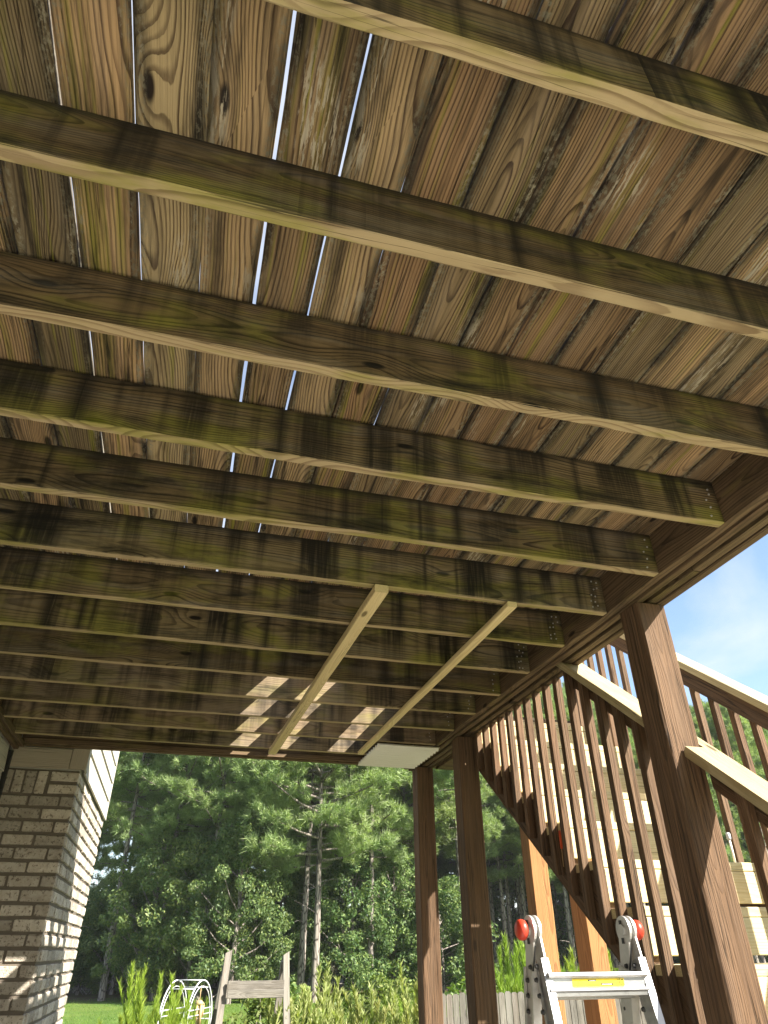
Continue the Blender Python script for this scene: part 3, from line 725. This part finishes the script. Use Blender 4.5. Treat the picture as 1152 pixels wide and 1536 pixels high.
def arbor():
    Y = 13.0; cx, cy = .45, Y; g0 = gz(cx, cy)
    t = thing('garden_arbor', 'white wrought iron garden arbor standing on the lawn', 'arbor', (cx, cy, g0))
    top = -.355 + H; yaw = rad(66); dirw = Vector((math.cos(yaw), math.sin(yaw), 0)); dird = Vector((math.sin(yaw), -math.cos(yaw), 0))
    sp, dp, hgt = 1.02, .42, top - g0
    def hoop(c, half, tops):
        P = [Vector((c.x, c.y, g0)) + dirw * -half]
        zs = tops - half * 1.0
        P.append(Vector((c.x, c.y, zs - .35)) - dirw * half * 1.0)
        for a in range(0, 181, 12):
            P.append(Vector((c.x, c.y, zs)) + dirw * (-half * math.cos(rad(a))) + Vector((0, 0, half * math.sin(rad(a)))))
        P.append(Vector((c.x, c.y, zs - .35)) + dirw * half); P.append(Vector((c.x, c.y, g0)) + dirw * half)
        return P
    for sgn in (-1, 1):
        c = Vector((cx, cy, 0)) + dird * (sgn * dp / 2)
        link('hoop', tubes('hoop', [(hoop(c, sp / 2, top), .0105), (hoop(c, sp / 2 - .075, top - .075), .006)], 6), 'whitepaint', t, Matrix())
        # inner infill: rails and scroll panel
        L = []
        for zz in (top - .36, top - .43, top - .86):
            for q in (1,):
                a = Vector((c.x, c.y, zz)); L.append(([a - dirw * (sp / 2 - .03), a + dirw * (sp / 2 - .03)], .008))
        for k in (-.36, -.18, 0, .18, .36):
            a = Vector((c.x, c.y, top - .86)) + dirw * k; L.append(([a, Vector((a.x, a.y, g0))], .006))
        for zc, r_ in ((top - 1.0, .075), (top - 1.18, .085), (top - 1.36, .075)):
            for sx in (-1, 1):
                P = [Vector((c.x, c.y, zc)) + dirw * (sx * (.012 + r_ * (1 - math.cos(rad(a))) * (1 - a / 700))) + Vector((0, 0, r_ * math.sin(rad(a)) * (1 - a / 700))) for a in range(0, 460, 30)]
                L.append((P, .006))
        link('scroll_panel', tubes('scroll_panel', L, 5), 'whitepaint', t, Matrix())
    L = []
    for k in (-.5, -.3, 0, .3, .5):
        zz = top - sp / 2 + math.sqrt(max((sp / 2) ** 2 - (k * sp) ** 2, 0))
        a = Vector((cx, cy, zz)) + dirw * (k * sp); L.append(([a - dird * dp / 2, a + dird * dp / 2], .008))
    for s_ in (-1, 1):
        for zz in np.arange(g0 + .3, top - sp / 2, .3):
            a = Vector((cx, cy, zz)) + dirw * (s_ * sp / 2); L.append(([a - dird * dp / 2, a + dird * dp / 2], .006))
    link('crossbar', tubes('crossbar', L, 5), 'whitepaint', t, Matrix())
    # bamboo wind chime hanging inside the near arch
    c = Vector((cx, cy, 0)) + dird * (dp / 2 - .02); zt = top - .09
    wc = thing('wind_chime', 'tan bamboo wind chime hanging inside the white arbor', 'wind chime', (c.x, c.y, zt - .55))
    link('cord', tubes('cord', [([(c.x, c.y, zt), (c.x, c.y, zt - .17)], .006)], 5), 'bamboo', wc, Matrix())
    link('roof_disc', tubes('roof_disc', [([(c.x, c.y, zt - .16), (c.x, c.y, zt - .21)], [.03, .085])], 10), 'bamboo', wc, Matrix())
    for i in range(6):
        a = i * math.pi / 3; p = (c.x + .06 * math.cos(a), c.y + .06 * math.sin(a)); l_ = .15 + .045 * (i % 3)
        link('chime_tube', tubes('chime_tube', [([(p[0], p[1], zt - .208), (p[0], p[1], zt - .208 - l_)], .021)], 7), 'bamboo', wc, Matrix())
    link('clapper', tubes('clapper', [([(c.x, c.y, zt - .2), (c.x, c.y, zt - .39)], .004), ([(c.x, c.y, zt - .39), (c.x, c.y, zt - .49)], [.035, .028])], 7), 'bamboo', wc, Matrix())
arbor()
def timber_frame():
    Y = 9.4; g0 = gz(1, Y)
    t = thing('timber_frame', 'weathered grey timber A-frame with plank across, on the lawn', 'timber frame', (1.05, Y, g0))
    def leg(a, b, sd):
        a = Vector(a); b = Vector(b); d = b - a
        piece('leg', t, (a + b) / 2 - Vector((0, 0, 0)), d, Vector((1, .1, 0)), d.length, .074, .045, 'grey', seg=5, rough=.004, seed=sd, shear1=.55)
    zt = .005; gb = g0 - H
    leg((.60, Y - .42, gb), (.715, Y - .01, zt), 1); leg((.52, Y + .42, gb), (.712, Y + .05, zt - .10), 2)
    leg((1.46, Y - .42, gb), (1.378, Y - .01, zt - .02), 3); leg((1.27, Y + .42, gb), (1.372, Y + .05, zt - .08), 4)
    for j, zz in enumerate((-.305, -.385)):
        piece('plank', t, (1.045, Y - .145 - j * .03, zz), EX, EZ, .62, .078, .036, 'fresh' if 0 else 'grey', seg=4, rough=.002, seed=5 + j)
    piece('plank', t, (1.045, Y + .20, -.37), EX, EZ, .66, .14, .036, 'grey', seg=4, rough=.002, seed=9)
timber_frame()

# ------------------------------------------------------------------ vegetation
def leafmat(name, a, b, c, scale=1.2, rough=.5, trans=.35, spec=.3):
    g = NG(name); co, nr, ge = g.obj(); geo = g.n('ShaderNodeNewGeometry'); rpi = geo.outputs['Random Per Island']; r = g.rnd()
    n = g.noise(co, scale, 3.)
    col = g.mix(g.ss(n, .35, .65), a, b); col = g.mix(g.mul(g.ss(rpi, .55, 1.), .7), col, c)
    hs = g.n('ShaderNodeHueSaturation'); g.put(hs.inputs['Value'], g.add(.75, g.add(g.mul(rpi, .3), g.mul(r, .22)))); g.put(hs.inputs['Hue'], g.add(.485, g.mul(g.fr(r, 13.7), .03))); g.put(hs.inputs['Color'], col)
    p = g.n('ShaderNodeBsdfPrincipled'); g.put(p.inputs['Base Color'], hs.outputs[0]); p.inputs['Roughness'].default_value = rough; p.inputs['Specular IOR Level'].default_value = spec
    tr = g.n('ShaderNodeBsdfTranslucent'); g.put(tr.inputs[0], g.mix(1., hs.outputs[0], (1.1, 1.25, .5), 'MULTIPLY'))
    ms = g.n('ShaderNodeMixShader'); ms.inputs[0].default_value = trans
    g.nt.links.new(p.outputs[0], ms.inputs[1]); g.nt.links.new(tr.outputs[0], ms.inputs[2]); g.nt.links.new(ms.outputs[0], g.out.inputs[0])
    return g.mat
MB['pine'] = leafmat('pine_needles', (.185, .26, .105), (.25, .32, .135), (.30, .345, .165), .8, .55, .38)
MB['broad'] = leafmat('dark_broad_leaves', (.075, .130, .042), (.12, .175, .055), (.21, .24, .07), .9, .5, .3, .3)
MB['lightleaf'] = leafmat('light_shrub_leaves', (.085, .135, .028), (.13, .18, .04), (.19, .22, .06), 1.5, .5, .35)
MB['fennel'] = leafmat('feathery_weed', (.195, .29, .036), (.26, .35, .05), (.32, .39, .08), 2., .6, .4)
MB['goldenrod'] = leafmat('pale_flowering_weed', (.24, .29, .09), (.33, .35, .13), (.42, .41, .20), 2., .6, .4)
MB['grass'] = leafmat('grass_blades', (.085, .155, .022), (.115, .185, .030), (.165, .215, .05), .6, .6, .3)
def bark():
    g = NG('pine_bark'); co, nr, ge = g.obj(); X, Y, Z = g.sep(co)
    v = g.vor(g.vec(g.mul(X, 9.), g.mul(Y, 9.), g.mul(Z, 2.6)), 1., 1., 'DISTANCE_TO_EDGE').outputs['Distance']; n = g.noise(co, 6., 5.)
    c = g.mix(g.ss(v, .0, .16), (.05, .04, .033), (.27, .235, .205)); c = g.mix(g.mul(g.ss(n, .45, .7), .5), c, (.27, .24, .21))
    g.pbr(c, .95, g.bump(v, .8, .03), spec=.1); return g.mat
MB['bark'] = bark()

def pine_meshes(seed, h, dens=1.0, cb=.36, spread=2.6, tm=1.25):
    q = np.random.default_rng(seed)
    tl = []; npt = 9
    lean = q.normal(0, .012, 2); P = []
    for i in range(npt):
        u = i / (npt - 1); P.append((lean[0] * h * u + .10 * math.sin(u * 4 + seed), lean[1] * h * u + .10 * math.cos(u * 3.3 + seed), h * u))
    R = [max(.021, (.0105 * h) * (1 - .88 * (i / (npt - 1)) ** .9)) for i in range(npt)]
    tl.append((P, R))
    def at(u):
        f = u * (npt - 1); i = min(int(f), npt - 2); f -= i
        return np.array(P[i]) * (1 - f) + np.array(P[i + 1]) * f
    T = []; D = []
    nb = int(58 * dens)
    for b in range(nb):
        u = cb + (1 - cb) * (b + q.random()) / nb * .985
        base = at(u); az = b * 2.4 + q.normal(0, .35); s = (u - cb) / (1 - cb)
        L = spread * (.42 + .75 * math.sin(math.pi * min(.18 + s * .80, 1.)) ** .8) * q.uniform(.55, 1.15) * (1 - .55 * s ** 2.5)
        el = -.12 + .75 * s + q.normal(0, .14)
        d = np.array([math.cos(az) * math.cos(el), math.sin(az) * math.cos(el), math.sin(el)])
        pts = [base + d * L * f + np.array([0, 0, .16 * L * f * f]) + q.normal(0, .03, 3) * (f > 0) for f in (0, .35, .7, 1.)]
        tl.append(([tuple(p) for p in pts], [max(.012, .018 * L), .013 * L + .004, .008 * L + .003, .006]))
        side = np.cross(d, [0, 0, 1.]); side /= np.linalg.norm(side) + 1e-6
        for k in range(int((6 + L * 5.) * tm)):
            f = q.uniform(.32, 1.02); p = pts[0] * 0 + base + d * L * f + np.array([0, 0, .16 * L * f * f])
            lat = q.normal(0, .20) * L * (1.15 - .6 * f)
            p = p + side * lat + d * abs(lat) * .4 + np.array([0, 0, q.normal(.03, .10)])
            dd = d * .7 + side * np.sign(lat) * min(abs(lat) * 1.3, .9) + np.array([0, 0, .35 + q.random() * .4]); dd /= np.linalg.norm(dd)
            T.append(p); D.append(dd)
    for k in range(10):
        T.append(at(1.) + q.normal(0, .14, 3) * np.array([1, 1, 1.4])); D.append(np.array([0, 0, 1.]))
    # dead snags below the crown
    for k in range(8):
        u = q.uniform(.12, cb); base = at(u); az = q.uniform(0, 6.28); L = q.uniform(.3, 1.2)
        e = base + np.array([math.cos(az) * L, math.sin(az) * L, q.uniform(-.1, .4)])
        tl.append(([tuple(base), tuple((base + e) / 2 + q.normal(0, .04, 3)), tuple(e)], [.018, .012, .005]))
    T = np.array(T); D = np.array(D); nt_ = len(T); nn = 44
    dirs = q.normal(0, 1, (nt_, nn, 3)); dirs /= np.linalg.norm(dirs, axis=2, keepdims=True)
    dirs = dirs * .85 + D[:, None, :] * .75; dirs /= np.linalg.norm(dirs, axis=2, keepdims=True)
    ln = q.uniform(.16, .32, (nt_, nn, 1)); org = T[:, None, :] + q.normal(0, .06, (nt_, nn, 3))
    perp = np.cross(dirs, q.normal(0, 1, (nt_, nn, 3))); perp /= np.linalg.norm(perp, axis=2, keepdims=True) + 1e-9
    wv = q.uniform(.010, .019, (nt_, nn, 1))
    V = np.stack([org - perp * wv, org + perp * wv, org + dirs * ln], 2).reshape(-1, 3)
    F = np.arange(len(V)).reshape(-1, 3)
    return tubes('trunk', tl, 6, caps=False), npmesh('crown', V, F)
def leaf_cloud(q, centers, rads, per, size, up=.3):
    C = np.repeat(centers, per, 0); R = np.repeat(rads, per, 0); n = len(C)
    d = q.normal(0, 1, (n, 3)); d /= np.linalg.norm(d, axis=1, keepdims=True)
    p = C + d * (R * q.uniform(.35, 1.05, n) ** .6)[:, None] * np.array([1, 1, .8])
    nrm = d * .7 + q.normal(0, .6, (n, 3)) + np.array([0, 0, up]); nrm /= np.linalg.norm(nrm, axis=1, keepdims=True)
    a = np.cross(nrm, q.normal(0, 1, (n, 3))); a /= np.linalg.norm(a, axis=1, keepdims=True) + 1e-9; b = np.cross(nrm, a)
    s = (size * q.uniform(.6, 1.25, n))[:, None]
    V = np.stack([p - a * s, p - a * s * .1 + b * s * .45, p + a * s, p + a * s * .1 - b * s * .45], 1).reshape(-1, 3)
    return V, np.arange(len(V)).reshape(-1, 4)
def broad_meshes(seed, h, wd, per=250, n=95, size=.085, low=.12):
    q = np.random.default_rng(seed)
    C = []; R = []
    tl = [([(0, 0, 0), (.1, .05, h * .3), (.0, .1, h * .6), (.1, 0, h * .9)], [.02 * h, .015 * h, .010 * h, .004 * h])]
    for i in range(n):
        u = low + (1 - low) * (i + q.random()) / n
        rr = wd * (math.sin(math.pi * min(.22 + .78 * u * .93, 1.)) ** .7) * q.uniform(.25, 1.05) ** .6
        az = i * 2.399 + q.normal(0, .5); c = np.array([rr * math.cos(az), rr * math.sin(az), h * u + q.normal(0, .15)])
        C.append(c); R.append(q.uniform(.32, .62) * (wd / 2.4) ** .5)
        if i % 4 == 0: tl.append(([(0, .05, h * max(u - .2, .1)), tuple(c * np.array([.5, .5, 1.]) - np.array([0, 0, .12 * h])), tuple(c)], [.007 * h, .004 * h, .002 * h]))
    V, F = leaf_cloud(q, np.array(C), np.array(R), per, size)
    return tubes('trunk', tl, 6, caps=False), npmesh('crown', V, F)
def tree(name, meshes, mats, loc, rz, sc, label, cat, group):
    r = bpy.data.objects.new(name, None); COL.objects.link(r); r.location = loc; r.rotation_euler = (0, 0, rz); r.scale = (sc, sc, sc); tag(r, label, cat, group)
    for nm, me, mt in zip(('trunk', 'crown'), meshes, mats):
        if not me.materials: me.materials.append(MB[mt])
        o = bpy.data.objects.new(nm, me); COL.objects.link(o); o.parent = r
    return r
PINES = [pine_meshes(1, 15., 1.0, .34, 2.7), pine_meshes(2, 16.5, 1.1, .42, 2.4), pine_meshes(3, 14., 1.05, .30, 2.6), pine_meshes(4, 17., .9, .5, 2.3), pine_meshes(5, 15.5, 1.15, .38, 3.0)]
BIG = pine_meshes(11, 13.5, 1.5, .30, 3.3, 1.7)
BROAD = [broad_meshes(21, 7.5, 2.6), broad_meshes(22, 6.0, 2.3), broad_meshes(23, 8.5, 2.8), broad_meshes(24, 4.2, 2.2)]
def px_x(x, Y):        # world x seen at image column x near the horizon, at distance Y
    a = (x - 576) / 1008.26
    m = (RX, RF)
    return -((RX.y - a * RF.y) * Y + (RX.z - a * RF.z) * .3) / (RX.x - a * RF.x)
vr = random.Random(17)
def pine(px, Y, k, sc, label, group=None):
    m = BIG if k < 0 else PINES[k]; X = px_x(px, Y)
    return tree('pine_tree', m, ('bark', 'pine'), (X, Y, gz(X, Y) - .03), vr.uniform(0, 6.28), sc, label, 'pine tree', group or 'pines at the edge of the woods')
def broad(px, Y, k, sc, label):
    X = px_x(px, Y); return tree('broadleaf_tree', BROAD[k], ('bark', 'broad'), (X, Y, gz(X, Y) - .03), vr.uniform(0, 6.28), sc, label, 'tree', 'broadleaf trees along the lawn')
# named trees in front
pine(470, 39, -1, 1.42, 'tall near pine with forked trunk rising behind the timber frame')
pine(457, 39.6, 3, 1.15, 'slim pine trunk leaning close to the tall near pine')
pine(308, 41, 4, 1.22, 'pine with bright crown rising above the white arbor')
pine(106, 43, 3, 1.10, 'dark bare-trunked pine next to the brick house corner')
pine(168, 44, 1, 1.16, 'thick trunked pine at the lawn edge left of the feathery weed')
pine(240, 43, 0, 1.15, 'pine behind the tall feathery weed on the lawn')
pine(385, 42, 2, 1.35, 'pine between the arbor and the timber frame')
pine(555, 40, 0, 1.25, 'leafy pine just left of the far deck post')
pine(610, 45, 4, 1.2, 'pine partly hidden by the far deck post')
pine(697, 38, 3, 1.12, 'grey trunked pine seen between the two far deck posts')
broad(350, 39, 0, 1.02, 'glossy leaved tree directly behind the timber frame')
broad(226, 43, 2, .98, 'dark broadleaf tree behind the feathery weed, left of the arbor')
broad(290, 41.5, 1, 1.22, 'broadleaf tree behind the white arbor')
broad(420, 43, 1, .98, 'broadleaf tree behind the tall near pine')
broad(525, 41, 1, 1.10, 'dark broadleaf tree behind the pale flowering weeds')
broad(590, 42, 0, .92, 'broadleaf tree just left of the far deck post')
broad(180, 50, 1, 1.05, 'small broadleaf tree far behind the brick house corner')
broad(128, 52, 3, 1.2, 'low leafy tree at the lawn edge by the house corner')
broad(662, 41, 3, 1.25, 'low dark tree between the two far deck posts')
# the wood behind, tree by tree
W = []
for i in range(34):
    px = 60 + i * 17.5 + vr.uniform(-8, 8); W.append((px, vr.uniform(49, 66)))
for i in range(30):
    px = 640 + i * 7.5 + vr.uniform(-4, 4); W.append((px, vr.uniform(42, 62)))
for i in range(36):
    px = 860 + i * 13 + vr.uniform(-8, 8); W.append((px, vr.uniform(44, 62)))
for i in range(24):
    W.append((855 + i * 15 + vr.uniform(-5, 5), vr.uniform(43, 48)))
for i, (px, Y) in enumerate(W):
    if 115 < px < 165: continue
    k = i % 5; X = px_x(px, Y)
    if px > 820: lb, gp = 'pine in the wood beyond the staircase', 'pines in the wood beyond the staircase'
    elif px > 620: lb, gp = 'thin trunked pine in the wood seen between the deck posts', 'pines in the wood between the deck posts'
    else: lb, gp = 'pine in the wood behind the lawn, left of the deck posts', 'pines in the wood behind the lawn'
    pine(px, Y, k, (vr.uniform(16.2, 18.6) / (15., 16.5, 14., 17., 15.5)[k]) * (Y / 45. if px > 820 else 1.1), lb, gp)
for i in range(34):
    px = 90 + i * 31 + vr.uniform(-12, 12); Y = vr.uniform(50, 62); X = px_x(px, Y)
    o = tree('understory_tree', BROAD[i % 4], ('bark', 'broad'), (X, Y, gz(X, Y) - .03), vr.uniform(0, 6.28), vr.uniform(.8, 1.15) * (.7 if px < 190 else 1), 'dark leafy understory tree among the pine trunks', 'tree', 'understory trees in the wood')

# weeds, shrubs and grass
def weed_mesh(seed, h, spread, stems, feather=True):
    q = np.random.default_rng(seed); Vs = []
    for s in range(stems):
        b = np.array([q.normal(0, spread * .5), q.normal(0, spread * .5), 0]); hh = h * q.uniform(.55, 1.0)
        tip = b + np.array([q.normal(0, .13) * hh, q.normal(0, .13) * hh, hh])
        n = int(150 * hh) if feather else int(230 * hh)
        u = q.uniform(.12, 1, n) ** .8
        bend = q.normal(0, .06, 3) * hh
        p = b + (tip - b) * u[:, None] + bend * np.sin(u * 3)[:, None]
        if feather: n = int(300 * hh); u = q.uniform(.10, 1, n) ** .8; p = b + (tip - b) * u[:, None] + bend * np.sin(u * 3)[:, None]
        az = q.uniform(0, 6.28, n); up = q.uniform(1.1, 3.2, n) if feather else q.uniform(.8, 2.4, n)
        d = np.stack([np.cos(az), np.sin(az), up], 1); d /= np.linalg.norm(d, axis=1, keepdims=True)
        if feather: L = q.uniform(.14, .32, n) * (1.15 - u * .8) ; wd = .0045
        else: L = q.uniform(.05, .12, n) * np.where(u > .6, .75, 1.1); wd = .010
        pr = np.cross(d, q.normal(0, 1, (n, 3))); pr /= np.linalg.norm(pr, axis=1, keepdims=True) + 1e-9
        Vs.append(np.stack([p - pr * wd, p + pr * wd, p + d * L[:, None]], 1).reshape(-1, 3))
        m = 6; uu = np.linspace(0, 1, m + 1)
        c = b + (tip - b) * uu[:, None] + bend * np.sin(uu * 3)[:, None]
        for i in range(m):
            for sd in (np.array([.006, 0, 0]), np.array([0, .006, 0])):
                Vs.append(np.stack([c[i] - sd, c[i] + sd, c[i + 1]], 0))
    V = np.concatenate(Vs); return npmesh('weed', V, np.arange(len(V)).reshape(-1, 3))
FEN = [weed_mesh(1, 1.75, .32, 24), weed_mesh(2, 1.55, .36, 22), weed_mesh(3, 1.3, .45, 22)]
GOL = [weed_mesh(6, 1.35, .30, 16, False), weed_mesh(7, 1.2, .34, 18, False), weed_mesh(8, 1.05, .34, 18, False)]
for me in FEN: me.materials.append(MB['fennel'])
for me in GOL: me.materials.append(MB['goldenrod'])
def weed(me, px, Y, sc, name, label, group, cat='weed'):
    X = px_x(px, Y); o = link(name, me); o.matrix_basis = Matrix.LocRotScale(Vector((X, Y, gz(X, Y) - .02)), Matrix.Rotation(vr.uniform(0, 6.28), 3, 'Z').to_quaternion(), Vector((sc, sc, sc)))
    tag(o, label, cat, group); return o
for px, Y, sc, k in ((264, 11.5, 1.02, 0), (247, 11.2, .90, 1), (231, 11.4, .95, 2), (286, 14.2, 1.0, 1)):
    weed(FEN[k], px, Y, sc, 'feathery_weed', {264: 'tallest spire of bright green feathery weed left of the white arbor', 247: 'middle clump of feathery weed left of the white arbor', 231: 'leftmost low clump of feathery weed on the lawn', 286: 'feathery weed growing directly behind the white arbor'}[px], 'tall feathery weeds by the arbor')
for i in range(13):
    px = 440 + i * 15 + vr.uniform(-5, 5); weed(GOL[i % 3], px, vr.uniform(9.2, 11.2), vr.uniform(1.02, 1.30), 'flowering_weed', 'pale flowering weed between the timber frame and the far deck post', 'pale flowering weeds behind the far deck post')
for i in range(3): weed(FEN[i], 598 + i * 10, 12.5, .84 + .05 * i, 'feathery_weed', 'feathery weed just left of the far deck post', 'feathery weeds left of the far deck post')
for i in range(6): weed(FEN[i % 3], 660 + i * 9, vr.uniform(10, 12), vr.uniform(.70, .85), 'feathery_weed', 'bright feathery weed between the two far deck posts', 'feathery weeds between the far deck posts')
for i in range(14): weed(FEN[i % 3], 742 + i * 13, vr.uniform(8.6, 11.0), vr.uniform(.92, 1.14), 'feathery_weed', 'bright feathery weed behind the grey picket fence', 'feathery weeds behind the picket fence')
SH = [broad_meshes(31, 1.5, .62, 90, 34, .055, .1), broad_meshes(32, 1.1, .6, 90, 30, .055, .1)]
for px, Y, sc, k, lb in ((402, 12.6, .90, 0, 'light green shrub right of the timber frame leg'), (440, 13.5, .9, 0, 'light green shrub behind the pale flowering weeds'), (520, 15.5, 1.0, 1, 'rounded shrub behind the pale flowering weeds'), (560, 17, 1.15, 1, 'dark low shrub left of the far deck post'), (690, 14, 1.1, 1, 'small shrub between the far deck posts'), (925, 9.5, .9, 0, 'light shrub behind the ladder'), (600, 16, .9, 0, 'leafy shrub close behind the far deck post')):
    X = px_x(px, Y); tree('shrub', SH[k], ('bark', 'lightleaf'), (X, Y, gz(X, Y) - .02), vr.uniform(0, 6.28), sc, lb, 'shrub', 'shrubs on the lawn')
def grass():
    q = np.random.default_rng(4); n = 60000
    Y = q.uniform(0, 1, n) ** 1.5 * 38 + 8; a = q.uniform(-.42, .35, n); X = a * Y * .9 + .1 * Y - 1.
    keep = ~((X < -.6) & (Y < 8.5)); X, Y = X[keep], Y[keep]; n = len(X)
    Z = np.array([gz(x, y) for x, y in zip(X, Y)]) - .005
    hh = q.uniform(.03, .075, n); az = q.uniform(0, 6.28, n); wd = q.uniform(.006, .016, n)
    p = np.stack([X, Y, Z], 1); s = np.stack([np.cos(az), np.sin(az), np.zeros(n)], 1) * wd[:, None]
    tip = p + np.stack([q.normal(0, .02, n), q.normal(0, .02, n), hh], 1)
    V = np.stack([p - s, p + s, tip], 1).reshape(-1, 3)
    o = link('grass', npmesh('grass', V, np.arange(len(V)).reshape(-1, 3)), 'grass'); stuff(o)
grass()

# ------------------------------------------------------------------ added scattering volume, lifts the dark tones among the trees
def lift_haze():
    g = NG('tone_lift_haze'); p = g.n('ShaderNodeVolumePrincipled'); p.inputs['Density'].default_value = .00028; p.inputs['Color'].default_value = (.90, .95, 1., 1)
    g.nt.links.new(p.outputs[0], g.out.inputs['Volume'])
    bm = bmesh.new(); bmesh.ops.create_cube(bm, size=1.0, matrix=Matrix.Translation((20, 450, 13)) @ Matrix.Diagonal((2000, 1700, 32, 1))); me = bpy.data.meshes.new('lift_haze'); bm.to_mesh(me); bm.free()
    stuff(link('lift_haze', me, g.mat))
lift_haze()
